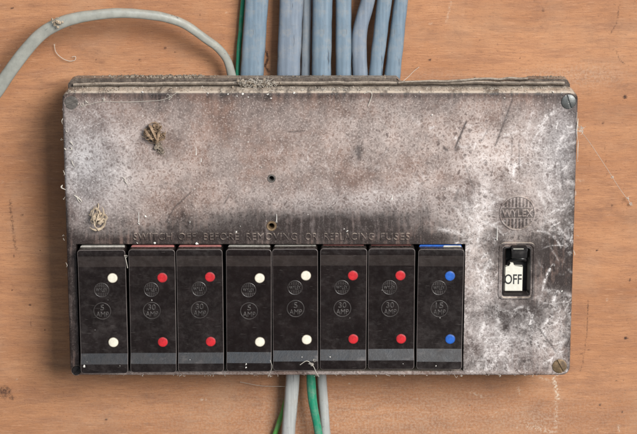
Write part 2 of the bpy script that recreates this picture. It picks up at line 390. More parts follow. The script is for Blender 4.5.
def stroke(u, v, pts, w, s):
    out = np.zeros_like(u)
    for i, ((x0, y0), (x1, y1)) in enumerate(zip(pts, pts[1:])):
        dx, dy = x1-x0, y1-y0; L2 = dx*dx+dy*dy
        t = np.clip(((u-x0)*dx+(v-y0)*dy)/L2, 0, 1)
        d = np.hypot(u-(x0+t*dx), v-(y0+t*dy))
        out = np.maximum(out, s*np.exp(-(d/w)**2))
    return out

# ------------------------------------------------------------------ plywood wall
def build_wall():
    x0, x1, z0, z1, s = -0.26, 0.26, -0.20, 0.20, 0.0009
    xs = np.arange(x0, x1, s); zs = np.arange(z0, z1, s); nx, nz = len(xs), len(zs)
    X, Z = np.meshgrid(xs, zs); co = np.stack([X.ravel(), np.zeros(X.size), Z.ravel()], 1)
    idx = np.arange(nx*nz).reshape(nz, nx)
    q = np.stack([idx[:-1, :-1], idx[:-1, 1:], idx[1:, 1:], idx[1:, :-1]], -1).reshape(-1, 4)
    me = bpy.data.meshes.new('wall'); me.from_pydata(co.tolist(), [], q.tolist())
    u, v = proj(co); dk = np.zeros_like(u); pl = np.zeros_like(u)
    for (cx, cy, r) in [(17, 48, 2.2), (110, 57, 2), (70, 28, 2), (543, 10, 3), (560, 25, 1.5), (591, 91, 2), (625, 97, 3), (603, 123, 2.6),
                        (626, 338, 2.4), (581, 354, 2), (589, 350, 1.8), (617, 381, 1.8), (624, 380, 1.8), (600, 405, 2), (622, 412, 2.2), (588, 190, 1.6),
                        (22, 215, 2), (14, 256, 2), (30, 305, 2), (45, 330, 1.6), (12, 290, 1.5), (40, 250, 1.2), (50, 380, 1.4), (106, 420, 2), (230, 424, 1.5),
                        (260, 419, 1.6), (430, 60, 2), (480, 40, 1.6), (520, 58, 1.4), (12, 8, 2), (140, 60, 2), (165, 48, 2.4), (175, 52, 2), (612, 205, 1.4), (597, 250, 1.8), (630, 280, 1.6),
                        (470, 405, 1.4), (500, 420, 1.2), (370, 410, 1.2), (420, 395, 1.0), (180, 395, 1.2), (96, 60, 1.3), (200, 15, 1.5)]:
        a = random.uniform(0.7, 1.7)
        dk = np.maximum(dk, blob(u, v, cx, cy, .72*r*a, .72*r/a**.5, random.uniform(.4, .8), 3))
    for pts, w, s_ in [([(620, 0), (617, 22), (611, 33)], 1.3, .55), ([(616, 50), (620, 60), (624, 64)], 1.3, .6), ([(588, 300), (587, 332), (583, 362), (580, 372)], 1.3, .55),
                       ([(266, 50), (268, 58), (265, 66), (269, 72)], 2.0, .9), ([(10, 200), (13, 232), (16, 250)], 2.6, .35), ([(24, 395), (26, 412)], 1.0, .4),
                       ([(42, 385), (44, 402)], 1, .35), ([(262, 376), (260, 386)], 1, .6), ([(426, 30), (424, 48)], 1, .35), ([(478, 38), (487, 36)], 1, .4),
                       ([(604, 140), (607, 175)], .9, .3), ([(140, 410), (175, 408)], .8, .25), ([(590, 130), (592, 150), (588, 171)], .9, .35)]:
        dk = np.maximum(dk, stroke(u, v, pts, w*.85, s_*.75))
    dk = np.maximum(dk, blob(u, v, 4, 392, 10, 8, .50, 3)); dk = np.maximum(dk, blob(u, v, 12, 398, 5, 3, .45, 3))
    dk += blob(u, v, 150, 66, 70, 8, .16) + blob(u, v, 10, 240, 30, 120, .14) + blob(u, v, 625, 215, 40, 150, .16) + blob(u, v, 30, 0, 120, 10, .16)
    for pts, w, s_ in [([(554, 378), (556, 388), (558, 398)], 1.8, .95), ([(556, 398), (556, 424), (555, 434)], 1.5, .35), ([(470, 392), (482, 397)], .9, .5),
                       ([(518, 388), (520, 393)], 1.0, .7), ([(528, 426), (552, 432)], 2.2, .4), ([(201, 400), (206, 400)], .9, .6), ([(618, 426), (620, 431)], 1, .7), ([(540, 378), (552, 382)], 1, .5)]:
        pl = np.maximum(pl, stroke(u, v, pts, w, s_))
    pl += blob(u, v, 555, 75, 30, 12, .10) + blob(u, v, 540, 420, 25, 10, .12) + blob(u, v, 596, 75, 28, 14, .14) + blob(u, v, 380, 418, 240, 34, .22)
    pl += blob(u, v, 320, 75, 260, 5, .10)
    for k in range(26):
        pl = np.maximum(pl, blob(u, v, random.uniform(0, 637), random.uniform(0, 434), random.uniform(.7, 1.5), random.uniform(.6, 1.2), .7, 3))
    rw = random.Random(5)
    for k in range(46):
        x, y = rw.uniform(0, 637), rw.uniform(0, 434); a = rw.choice([rw.gauss(0, .15), rw.gauss(1.4, .5), rw.gauss(-.9, .3)]); L = rw.uniform(4, 22)
        pts = [(x, y), (x+L*.5*math.cos(a), y+L*.5*math.sin(a)+rw.gauss(0, .6)), (x+L*math.cos(a), y+L*math.sin(a))]
        m = (abs(u-x) < L+5) & (abs(v-y) < L+5)
        tgt_ = dk if k % 3 else pl
        tgt_[m] = np.maximum(tgt_[m], stroke(u[m], v[m], pts, rw.uniform(.5, .9), rw.uniform(.18, .42)))
    for k in range(16):
        dk += blob(u, v, rw.uniform(0, 637), rw.choice([rw.uniform(0, 75), rw.uniform(380, 434), rw.uniform(0, 434)]), rw.uniform(8, 34), rw.uniform(3, 9), rw.uniform(.06, .16))
    set_attr(me, 'dark', dk); set_attr(me, 'pale', pl)
    bm = bmesh.new(); bm.from_mesh(me)
    be = [e for e in bm.edges if e.is_boundary]
    r = bmesh.ops.extrude_edge_only(bm, edges=be)
    for g_ in r['geom']:
        if isinstance(g_, bmesh.types.BMVert): g_.co.y = 0.012
    bm.to_mesh(me); bm.free()
    return tag(link('wall', me, M['ply']), 'worn orange brown plywood board behind the fuse box', 'wall', kind='structure')
wall = build_wall()

# ------------------------------------------------------------------ the fuse box
BASE = Vector((0, 0, P(320, 378).z))
fb = empty('fuse_box', BASE, 'old brown bakelite fuse box screwed to the plywood board', 'fuse box')
LOC = -BASE        # every mesh of the box is written in wall coordinates
def boxpart(name, me, mat, parent=fb):
    shift(me, -BASE); return link(name, me, mat, parent)

def film_masks(me):
    co = coords(me); u, v = proj(co)
    f = np.full_like(u, 0.72)
    f -= blob(u, v, 270, 243, 260, 13, .60) + blob(u, v, 330, 222, 105, 15, .50) + blob(u, v, 245, 224, 45, 14, .34)
    f -= blob(u, v, 110, 238, 60, 16, .35) + blob(u, v, 165, 226, 50, 10, .10) + blob(u, v, 450, 236, 25, 14, .3) + blob(u, v, 420, 215, 40, 9, .2)
    f -= np.where(v > 238, .85*np.clip((84-u)/10, 0, 1), 0) + np.clip((70-u)/10, 0, .35)*np.clip((v-150)/80, 0, 1)
    f -= blob(u, v, 556, 264, 20, 32, .80) + blob(u, v, 545, 240, 18, 12, .3) + blob(u, v, 518, 314, 34, 13, .62) + blob(u, v, 490, 262, 10, 28, .34) + blob(u, v, 518, 238, 20, 7, .4)
    f -= np.clip((u-562)/14, 0, 1)*.30*np.clip((v-120)/60, 0, 1) + blob(u, v, 522, 172, 16, 12, .34) + blob(u, v, 545, 140, 12, 26, .22) + blob(u, v, 540, 335, 24, 14, .28)
    f -= np.clip((103-v)/14, 0, 1)*.28 + np.clip((v-355)/12, 0, 1)*.10*(u>464) + blob(u, v, 358, 152, 7, 6, .4) + blob(u, v, 400, 112, 60, 12, .10)
    f -= blob(u, v, 280, 228, 190, 22, .22)
    f += np.clip((v-369)/4, 0, 1)*.35
    f -= blob(u, v, 146, 100, 30, 8, .2)+blob(u, v, 470, 365, 14, 9, .25)
    b = np.full_like(u, .28)
    b += blob(u, v, 95, 160, 50, 38, .42) + blob(u, v, 180, 178, 50, 30, .22) + blob(u, v, 372, 132, 50, 34, .38) + blob(u, v, 480, 165, 52, 62, .62)
    b += blob(u, v, 350, 198, 80, 11, .30) + blob(u, v, 490, 335, 36, 34, .58) + blob(u, v, 550, 195, 26, 42, .32) + blob(u, v, 552, 325, 20, 34, .42) + blob(u, v, 475, 250, 14, 70, .45)
    b -= blob(u, v, 240, 125, 45, 40, .16) + blob(u, v, 330, 225, 120, 15, .34) + blob(u, v, 260, 242, 280, 9, .4) + blob(u, v, 556, 264, 19, 30, .70) + blob(u, v, 518, 313, 32, 12, .5)
    b -= np.where(v > 238, np.clip((84-u)/8, 0, 1)*.8, 0) + np.clip((101-v)/8, 0, 1)*.25 + blob(u, v, 522, 172, 14, 10, .35)
    t = blob(u, v, 85, 165, 45, 60, .9) + blob(u, v, 565, 150, 30, 70, .8) + blob(u, v, 360, 200, 90, 16, .4) + blob(u, v, 500, 330, 60, 50, .55) + blob(u, v, 480, 190, 30, 40, .3) + blob(u, v, 330, 225, 100, 14, .5)
    sw = np.clip((u-455)/30, 0, 1)*np.clip((v-175)/40, 0, 1)
    s = np.zeros_like(u)
    for pts, w, k in [([(455, 148), (466, 122)], 1.4, .8), ([(495, 146), (505, 120), (512, 100)], 1.2, .6), ([(482, 140), (492, 122)], .8, .4), ([(166, 222), (174, 208), (190, 193)], 1.0, .65),
                      ([(519, 170), (519, 142)], .9, .5), ([(511, 165), (512, 138)], .8, .4), ([(224, 204), (230, 193)], .9, .5), ([(540, 330), (556, 352)], 1.0, .7), ([(288, 132), (304, 131)], .9, .6),
                      ([(465, 165), (474, 190)], .9, .5), ([(103, 145), (100, 132), (103, 118), (105, 130)], .9, .3), ([(456, 150), (458, 147)], 3, .6), ([(358, 148), (359, 158)], 3.2, .6), ([(427, 208), (429, 220)], .8, .5),
                      ([(455, 200), (458, 190)], 2, .5), ([(447, 150), (444, 148)], 2.2, .7), ([(548, 110), (552, 130)], 1, .4), ([(563, 190), (560, 160)], 1, .4)]:
        s = np.maximum(s, stroke(u, v, pts, w*.72, min(1, k*1.2)))
    edge = np.minimum(np.minimum(u-64-(v-92)*.025, 577-(v-92)*.025-u), v-92)
    f -= .22*np.exp(-np.clip(edge, 0, 99)/9) + .10*np.clip((125-v)/30, 0, 1) + .12*np.clip((u-540)/36, 0, 1)
    b -= .16*np.exp(-np.clip(edge, 0, 99)/10) + .14*np.clip((122-v)/25, 0, 1)*(u > 110) + .10*np.clip((u-545)/30, 0, 1)
    f -= .35*(((u-517.5)**2+(v-213)**2) < 17.6**2); b -= .25*(((u-517.5)**2+(v-213)**2) < 17.6**2)
    f -= .28*sw; b += .14*sw
    st_ = np.zeros_like(u)
    rs = random.Random(77)
    for k in range(1500):
        if k < 1250: x, y = rs.uniform(462, 572), rs.choice([rs.uniform(185, 372), rs.uniform(120, 372)])
        else: x, y = rs.choice([rs.gauss(478, 45), rs.gauss(350, 40), rs.gauss(90, 25)]), rs.uniform(112, 200)
        big = 1.0 if k < 1250 else .45
        if 494 < x < 538 and 238 < y < 304: continue
        if (x-517)**2 + (y-213)**2 < 27**2: continue
        if (x-556)**2/20**2 + (y-264)**2/30**2 < 1 and rs.random() < .8: continue
        ang = math.atan2(y-270, x-516) + math.pi/2*(1 if rs.random() < .6 else 0) + rs.gauss(0, .5); L = (1.5+13*rs.random()**2)*big; cv = rs.gauss(0, .16)
        pts = [(x, y)]
        for q in range(4): pts.append((pts[-1][0]+math.cos(ang)*L/2, pts[-1][1]+math.sin(ang)*L/2)); ang += cv
        xs_ = [p[0] for p in pts]; ys_ = [p[1] for p in pts]
        m = (u > min(xs_)-4) & (u < max(xs_)+4) & (v > min(ys_)-4) & (v < max(ys_)+4)
        if m.any(): st_[m] = np.maximum(st_[m], stroke(u[m], v[m], pts, rs.choice([.5, .6, .8, 1.2, 2.0]), (.12+.85*rs.random()**2.0)*(1 if k < 1250 else .6)))
    st_ *= (v < 372)
    b += np.clip((v-369)/4, 0, 1)*.35
    for nm, a in (('strand', st_), ('film', f), ('bloom', b), ('tint', t), ('scratch', s), ('swirl', sw)): set_attr(me, nm, np.clip(a, 0, 1.0))

def build_cover():
    tl, br = P(61.5, 91), P(571.5, 376)
    xr = 0.5*(P(578.5, 91).x - tl.x); xc = 0.5*(P(578.5, 91).x + tl.x)
    X0, X1, Z1, Z0 = xc-xr, xc+xr, tl.z, br.z
    st = 0.00055
    xs = np.linspace(X0, X1, int((X1-X0)/st)); zs = np.linspace(Z0, Z1, int((Z1-Z0)/st))
    def snap(a, v):
        i = int(np.argmin(abs(a-v))); a[i] = v; return i
    fo = (P(77.5, 300).x, P(464.5, 300).x, P(320, 371).z, P(320, 244.0).z)
    so = (P(504.5, 270).x, P(529, 270).x, P(516, 294).z, P(516, 248).z)
    i0, i1, k0, k1 = snap(xs, fo[0]), snap(xs, fo[1]), snap(zs, fo[2]), snap(zs, fo[3])
    a0, a1, c0, c1 = snap(xs, so[0]), snap(xs, so[1]), snap(zs, so[2]), snap(zs, so[3])
    nx, nz = len(xs), len(zs)
    X, Z = np.meshgrid(xs, zs); R = 0.0052; E = 0.0022
    # rounded corners: the square corner is mapped onto a quarter disc, and the rim rolls over
    cx = np.where(X < 0, X0+R, X1-R); cz = np.where(Z < 0.5*(Z0+Z1), Z0+R, Z1-R)
    du = np.where(X < X0+R, (X0+R-X)/R, np.where(X > X1-R, (X-X1+R)/R, 0)); dv = np.where(Z < Z0+R, (Z0+R-Z)/R, np.where(Z > Z1-R, (Z-Z1+R)/R, 0))
    mu = du*np.sqrt(1-dv**2/2); mv = dv*np.sqrt(1-du**2/2)
    Xn = np.where(du > 0, cx + np.where(X < 0, -1, 1)*mu*R, X); Zn = np.where(dv > 0, cz + np.where(Z < 0.5*(Z0+Z1), -1, 1)*mv*R, Z)
    rad = np.sqrt(mu**2+mv**2); dist = (1-np.clip(rad, 0, 1))*R
    tt = np.clip(1-dist/E, 0, 1); Y = FRONT + E*(1-np.sqrt(np.clip(1-tt**2, 0, 1)))
    Y += 0.00022*np.sin(X*31+1)*np.sin(Z*40)
    co = np.stack([Xn.ravel(), Y.ravel(), Zn.ravel()], 1)
    # a moulding is never quite flat
    keep = np.ones((nz-1, nx-1), bool); keep[k0:k1, i0:i1] = False; keep[c0:c1, a0:a1] = False
    ccx = 0.5*(X[:-1, :-1]+X[1:, 1:]); ccz = 0.5*(Z[:-1, :-1]+Z[1:, 1:])
    for (hx, hy, r) in HOLES:
        h = P(hx, hy); keep &= ((ccx-h.x)**2+(ccz-h.z)**2) > (r*PXM*1.25)**2
    idx = np.arange(nx*nz).reshape(nz, nx)
    q = np.stack([idx[:-1, :-1], idx[:-1, 1:], idx[1:, 1:], idx[1:, :-1]], -1)[keep]
    me = bpy.data.meshes.new('c'); me.from_pydata(co.tolist(), [], q.tolist())
    bm = bmesh.new(); bm.from_mesh(me); bpy.data.meshes.remove(me)
    bmesh.ops.delete(bm, geom=[v for v in bm.verts if not v.link_faces], context='VERTS')
    r = bmesh.ops.extrude_edge_only(bm, edges=[e for e in bm.edges if e.is_boundary])
    for g_ in r['geom']:
        if isinstance(g_, bmesh.types.BMVert): g_.co.y = -0.0305
    me = finish(bm, 50); film_masks(me)
    return boxpart('cover', me, M['cover']), (X0, X1, Z0, Z1), fo, so
HOLES = [(271.5, 178.5, 2.6), (271.5, 226, 3.0)]
cover, (X0, X1, Z0, Z1), FO, SO = build_cover()

# body behind the cover: its top edge is broken down at the right
def build_body():
    yb = -0.0302
    t = P(320, 78.5, yb).z; xl, xr_ = P(67, 90, yb).x, P(570, 90, yb).x
    zl = Z0 + 0.002; xb = P(402, 80, yb).x
    pts = [(xl, zl), (xr_, zl), (xr_, t-0.0035), (xr_-0.0015, t-0.001), (xr_-0.004, t-0.0004), (P(530, 78, yb).x, t-0.0003), (P(527, 78, yb).x, t-0.0014), (P(460, 78, yb).x, t-0.0024),
           (xb+0.003, t-0.0034), (xb, t-0.0030), (xb-0.003, t), (xl+0.005, t), (xl+0.0022, t-0.0010), (xl+0.0006, t-0.0032)]
    bm = bmesh.new(); prism(bm, pts, -0.0185, yb)
    bmesh.ops.bevel(bm, geom=[e for e in bm.edges if all(abs(v.co.y-yb) < 1e-6 for v in e.verts)], offset=0.0007, segments=2, affect='EDGES')
    boxpart('body', finish(bm, 40), M['body'])
    bm = bmesh.new(); prism(bm, rrect(xl+.004, xr_-.004, zl+.003, t-.013, .004), 0.0, -0.0184); boxpart('back_spacer', finish(bm, 40), M['body'])
    # thin rail of the cover seat, seen as a pale dusty line, and the loose sliver at the right
    bm = bmesh.new()
    ya = -0.0318
    zr = P(320, 83.2, ya).z
    path = [Vector((X0+0.005, ya, zr-0.0008)), Vector((-0.05, ya, zr)), Vector((0.04, ya, zr+0.0001)), Vector((0.09, ya, zr+0.0003)), Vector((X1-0.006, ya, zr-0.0002))]
    sweep(bm, catmull(path, 14), 0.0011, 0.0012, 8, wob=0.0005); boxpart('seat_rail', finish(bm, 60), M['bodyr'])
    bm = bmesh.new()
    path = [P(398, 82.5, -0.033), P(440, 81, -0.0325), P(490, 79, -0.032), P(528, 78.2, -0.032)]
    sweep(bm, catmull(path, 10), 0.0009, 0.0012, 8, wob=0.0006); boxpart('broken_rim', finish(bm, 60), M['bodyr'])
    bm = bmesh.new(); prism(bm, [(FO[0]-0.004, FO[2]-0.003), (FO[1]+0.004, FO[2]-0.003), (FO[1]+0.004, FO[3]+0.004), (FO[0]-0.004, FO[3]+0.004)], -0.0306, -0.0335)
    boxpart('fuse_bed', finish(bm), M['black'])
build_body()

# screw holes in the cover with their metal bushes
for (hx, hy, r), mt in zip(HOLES, ('duststeel', 'brass')):
    c = P(hx, hy); bm = bmesh.new(); r0 = r*PXM
    circ = lambda q, n=28: [(c.x+q*math.cos(2*math.pi*k/n), c.z+q*math.sin(2*math.pi*k/n)) for k in range(n)]
    k_ = 1.72 if mt == 'brass' else 1.62
    ring_sweep(bm, [(circ(r0*k_), FRONT+0.0006), (circ(r0*k_), FRONT-0.0001), (circ(r0*(k_-.15)), FRONT-0.0004), (circ(r0*1.05), FRONT-0.0003), (circ(r0*.88), FRONT+0.0004), (circ(r0*.86), FRONT+0.011)])
    boxpart('bush', finish(bm, 40), M[mt])
    bm = bmesh.new(); prism(bm, circ(r0*0.9), FRONT+0.0105, FRONT+0.012); boxpart('hole_bottom', finish(bm), M['black'])

def build_screw(px, py, rpx, ang, mt, sink=0.0, slot=0.16):
    c = P(px, py); r = rpx*PXM; yf = FRONT - 0.0009 + sink; w = r*slot
    bm = bmesh.new(); n = 22
    a0 = math.asin(w/r)
    for sgn in (1, -1):
        arc = [a0 + (math.pi-2*a0)*k/n for k in range(n+1)]
        ol = [(r*math.cos(a), sgn*r*math.sin(a)) for a in arc]; il = [(0.86*r*math.cos(a) if abs(math.cos(a)) < .99 else .86*r*math.cos(a), sgn*max(w/r*1.0, 0.86*math.sin(a))*r) for a in arc]
        def tr(p): return (c.x + p[0]*math.cos(ang)-p[1]*math.sin(ang), c.z + p[0]*math.sin(ang)+p[1]*math.cos(ang))
        A = [bm.verts.new((tr(p)[0], yf+0.0013, tr(p)[1])) for p in ol]; B = [bm.verts.new((tr(p)[0], yf+0.0003, tr(p)[1])) for p in ol]; D = [bm.verts.new((tr(p)[0], yf, tr(p)[1])) for p in il]
        for i in range(n):
            bm.faces.new((A[i], A[i+1], B[i+1], B[i])); bm.faces.new((B[i], B[i+1], D[i+1], D[i]))
        bm.faces.new(D); bm.faces.new((A[0], B[0], D[0], D[-1], B[-1], A[-1]))
    pts = [(c.x+r*.99*math.cos(2*math.pi*k/30), c.z+r*.99*math.sin(2*math.pi*k/30)) for k in range(30)]
    prism(bm, pts, yf+0.0008, yf+0.003)
    s = boxpart('screw', finish(bm, 30), M[mt])
    # moulded seat round the head
    bm = bmesh.new(); circ = lambda q, n=36: [(c.x+q*math.cos(2*math.pi*k/n), c.z+q*math.sin(2*math.pi*k/n)) for k in range(n)]
    ring_sweep(bm, [(circ(r*1.20), FRONT+0.0004), (circ(r*1.17), FRONT-0.00018), (circ(r*1.07), FRONT-0.0001), (circ(r*1.02), FRONT+0.0006)])
    me = finish(bm, 60); film_masks(me); boxpart('screw_seat', me, M['cover'])
build_screw(568.5, 101.5, 7.2, math.radians(-72), 'steel')
build_screw(559.5, 366, 7.3, math.radians(-62), 'brass')
build_screw(71.5, 102.5, 6.6, math.radians(20), 'duststeel', .0001)
build_screw(76.5, 370.5, 4.6, math.radians(40), 'oil', .0001)

# moulded warning line
def build_lettering():
    words = 'SWITCH OFF BEFORE REMOVING OR REPLACING FUSES'.split()
    spans = [(133.5, 172), (178, 196), (203.5, 239), (246, 297), (305, 317.5), (324, 374), (380.5, 410)]
    out = []
    for w_, (a, b) in zip(words, spans):
        me = text_mesh(w_, 0.0064, 0.00012, 0.00022, space=1.12, bold=-.00012)
        co = coords(me); wx = co[:, 0].max()-co[:, 0].min(); hz = co[:, 2].max()-co[:, 2].min()
        pa, pb = P(a, 236.5), P(b, 236.5); cxm = 0.5*(co[:, 0].max()+co[:, 0].min()); czm = 0.5*(co[:, 2].max()+co[:, 2].min())
        me.transform(Matrix.Translation((0.5*(pa.x+pb.x), FRONT-0.00020, pa.z)) @ Matrix.Diagonal(((pb.x-pa.x)/wx, 1, 0.0043/hz, 1)) @ Matrix.Translation((-cxm, 0, -czm)))
        out.append(me)
    me = join(out); film_masks(me)
    a = me.attributes['film']; n = len(me.vertices); t_ = np.empty(n, dtype=np.float32); a.data.foreach_get('value', t_); a.data.foreach_set('value', np.clip(t_+0.20, 0, 1))
    boxpart('lettering', me, M['cover'], fb)
build_lettering()

def lift(me, d):
    for nm in ('film', 'bloom'):
        a = me.attributes[nm]; t_ = np.empty(len(me.vertices), dtype=np.float32); a.data.foreach_get('value', t_); a.data.foreach_set('value', np.clip(t_+d, 0, 1))
# round moulded maker's badge: upright bars crossed by a name band
def build_badge():
    c = P(517.5, 213); R = 18.2*PXM; bm = bmesh.new(); y = FRONT
    circ = lambda q, n=56: [(c.x+q*math.cos(2*math.pi*k/n), c.z+q*math.sin(2*math.pi*k/n)) for k in range(n)]
    ring_sweep(bm, [(circ(R), y+.0003), (circ(R*.985), y-.0005), (circ(R*.95), y-.00065), (circ(R*.915), y-.0005), (circ(R*.89), y+.0003)])
    band = R*0.30
    for k in range(-4, 5):
        x = k*R*0.192; h = math.sqrt(max(0, (R*.88)**2-x*x)); hw = R*0.052
        for s in (1, -1):
            if h <= band*1.15: continue
            z0, z1 = band*1.08, h
            ps = [(c.x+x-hw, c.z+s*z0), (c.x+x+hw, c.z+s*z0), (c.x+x+hw, c.z+s*z1), (c.x+x-hw, c.z+s*z1)]
            if s < 0: ps = ps[::-1]
            ring_sweep(bm, [(ps, y+.0002), (ps, y-.00028), ([(c.x+x+(px_-c.x-x)*.55, pz) for px_, pz in ps], y-.00042)])
            f = [v for v in bm.verts][-4:]; bm.faces.new(f)
    for s in (1, -1):
        ps = [(c.x-R*.9, c.z+s*band-R*.02), (c.x+R*.9, c.z+s*band-R*.02), (c.x+R*.9, c.z+s*band+R*.02), (c.x-R*.9, c.z+s*band+R*.02)]
        prism(bm, ps, y+.0002, y-.00035)
    me = finish(bm, 40); film_masks(me); lift(me, .42); bd = boxpart('badge', me, M['cover'])
    me = text_mesh('WYLEX', 0.0074, 0.0001, 0.0002, space=1.0)
    co = coords(me); wx = np.ptp(co[:, 0]); hz = np.ptp(co[:, 2])
    me.transform(Matrix.Translation((c.x, y-.0002, c.z)) @ Matrix.Diagonal((R*1.72/wx, 1, band*1.42/hz, 1)) @ Matrix.Translation((-(co[:, 0].max()+co[:, 0].min())/2, 0, -(co[:, 2].max()+co[:, 2].min())/2)))
    film_masks(me); lift(me, .42); shift(me, -BASE); link('badge_lettering', me, M['cover'], bd)
build_badge()

# main switch
def build_switch():
    y = FRONT
    a, b = P(504.5, 248), P(529, 294.5)
    x0, x1, z0, z1 = a.x, b.x, b.z, a.z
    def rr(g_, r): return rrect(x0-g_, x1+g_, z0-g_, z1+g_, r)
    # raised outline moulded into the cover
    bm = bmesh.new(); e = 3.6*PXM
    ring_sweep(bm, [(rr(e+.0013, .0036), y+.0003), (rr(e+.0010, .0034), y-.0004), (rr(e+.0003, .0030), y-.0006), (rr(e-.0002, .0027), y-.0004), (rr(e-.0006, .0024), y+.0003)])
    me = finish(bm, 50); film_masks(me); lift(me, -.18); sw = boxpart('switch_surround', me, M['cover'])
    bm = bmesh.new()
    ring_sweep(bm, [(rr(.0009, .0016), y+.0003), (rr(.0007, .0015), y-.0005), (rr(.0001, .0012), y-.0006), (rr(-.0010, .0008), y+.0012), (rr(-.0013, .0007), y+.0075)])
    bz = boxpart('switch_bezel', finish(bm, 40), M['bezel'])
    bm = bmesh.new(); prism(bm, rr(.001, .001), y+.0072, y+.0095); boxpart('switch_cavity', finish(bm), M['black'])
    # lever in the upper half, tipped down
    bm = bmesh.new(); l0, l1 = P(511.5, 250, y-.003).x, P(527, 250, y-.003).x
    zt, zb = P(519, 247.6, y-.0048).z, P(519, 258.6, y-.0048).z
    prof = [(y+.006, zt+.0002), (y-.0046, zt), (y-.0054, zt-.0007), (y-.0050, zb+.0004), (y-.0042, zb), (y+.006, zb+.0012)]
    A = [bm.verts.new((l0, py, pz)) for py, pz in prof]; B = [bm.verts.new((l1, py, pz)) for py, pz in prof]
    bm.faces.new(A); bm.faces.new(B[::-1])
    for i in range(len(prof)): bm.faces.new((A[i], B[i], B[(i+1) % len(prof)], A[(i+1) % len(prof)]))
    bmesh.ops.bevel(bm, geom=list(bm.edges), offset=.0003, segments=2, affect='EDGES')
    lv = boxpart('switch_lever', finish(bm, 40), M['lever'])
    bm = bmesh.new(); zl_ = zt-.0006; prism(bm, [(l0+.0008, zl_-.00022), (l1-.0022, zl_-.00022), (l1-.0022, zl_+.0001), (l0+.0008, zl_+.0001)], y-.0050, y-.00552)  # highlight along the lever's top edge, put in as a white strip
    me = finish(bm); shift(me, -BASE); link('highlight_line', me, M['white'], lv)
    # the two slanting links below the lever
    bm = bmesh.new()
    sweep(bm, catmull([P(507, 266.5, y+.0050), P(509, 262, y+.0040), P(515, 259.5, y+.0030), P(522, 259, y+.0030), P(526, 260, y+.0040)], 8), .0012, .0010, 12)
    boxpart('linkage', finish(bm, 50), M['lever'])
    # white indicator with its nub
    bm = bmesh.new(); yi = y+.0012
    p0, p1 = P(504.8, 266.5, yi), P(522.2, 291, yi)
    ol = [(p0.x, p1.z), (p1.x, p1.z), (p1.x, p0.z), (P(514.5, 266, yi).x, p0.z), (P(513.2, 263, yi).x, P(514, 263, yi).z), (P(510.2, 262.6, yi).x, P(514, 262.6, yi).z), (P(509.6, 266, yi).x, p0.z), (p0.x, p0.z)]
    prism(bm, ol, yi+.004, yi)
    bmesh.ops.bevel(bm, geom=[e_ for e_ in bm.edges if all(abs(v.co.y-yi) < 1e-6 for v in e_.verts)], offset=.00035, segments=2, affect='EDGES')
    ind = boxpart('switch_indicator', finish(bm, 40), M['white'])
    me = text_mesh('OFF', .0065, .00004, bold=.00008); co = coords(me); wx, hz = np.ptp(co[:, 0]), np.ptp(co[:, 2])
    ca, cb = P(504.6, 274.2, yi), P(521.6, 284.2, yi)
    me.transform(Matrix.Translation(((ca.x+cb.x)/2, yi-.00006, (ca.z+cb.z)/2)) @ Matrix.Diagonal(((cb.x-ca.x)/wx, 1, (ca.z-cb.z)/hz, 1)) @ Matrix.Translation((-(co[:, 0].max()+co[:, 0].min())/2, 0, -(co[:, 2].max()+co[:, 2].min())/2)))
    shift(me, -BASE); link('off_lettering', me, M['ink'], ind)
build_switch()

# ------------------------------------------------------------------ the eight fuse carriers
YC = FRONT - 0.0062                # recessed middle of a carrier's face
LIP = 0.0025                       # how far its flared ends stand out
def carrier_mesh(w, zt, zb, z1, z2, z3, z4):
    """front profile: upper lip, upper slope, flat, lower slope, lower lip (z values, local)"""
    back = FRONT + 0.0130
    prof = [(back, zb+.0004), (YC-LIP, zb), (YC-LIP, z4), (YC, z3), (YC, z2), (YC-LIP*.55, z1), (YC-LIP*.55, zt), (back, zt-.0004)]
    bm = bmesh.new()
    A = [bm.verts.new((-w/2, y, z)) for y, z in prof]; B = [bm.verts.new((w/2, y, z)) for y, z in prof]
    n = len(prof); bm.faces.new(A); bm.faces.new(B[::-1])
    for i in range(n): bm.faces.new((A[i], B[i], B[(i+1) % n], A[(i+1) % n]))
    bm.normal_update(); bm.edges.ensure_lookup_table()
    corner = [e for e in bm.edges if abs(e.verts[0].co.x-e.verts[1].co.x) < 1e-7 and abs(e.verts[0].co.y-e.verts[1].co.y) > 0.008]
    bmesh.ops.bevel(bm, geom=corner, offset=.0019, segments=5, affect='EDGES', profile=.5)
    bmesh.ops.recalc_face_normals(bm, faces=bm.faces)
    ed = [e for e in bm.edges if len(e.link_faces) == 2 and e.calc_face_angle(0) > math.radians(50)]
    r = bmesh.ops.bevel(bm, geom=ed, offset=.00028, segments=2, affect='EDGES', profile=.5)
    for f in r['faces']: f.material_index = 1
    bm.normal_update()
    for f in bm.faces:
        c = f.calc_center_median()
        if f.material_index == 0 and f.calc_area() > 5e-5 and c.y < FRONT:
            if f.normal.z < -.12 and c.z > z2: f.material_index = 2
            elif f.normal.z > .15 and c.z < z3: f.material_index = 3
    return finish(bm, 13)
def disc(bm, cx, cz, r, y0, y1, dome=0.0, n=28):
    c = lambda q: [(cx+q*math.cos(2*math.pi*k/n), cz+q*math.sin(2*math.pi*k/n)) for k in range(n)]
    rows = ring_sweep(bm, [(c(r), y0), (c(r), y1), (c(r*.9), y1-dome*.6), (c(r*.55), y1-dome)])
    for f in bm.faces:
        if max(math.hypot(v.co.x-cx, v.co.z-cz) for v in f.verts) > r*.97: f.material_index = 1
    bm.faces.new(rows[-1])
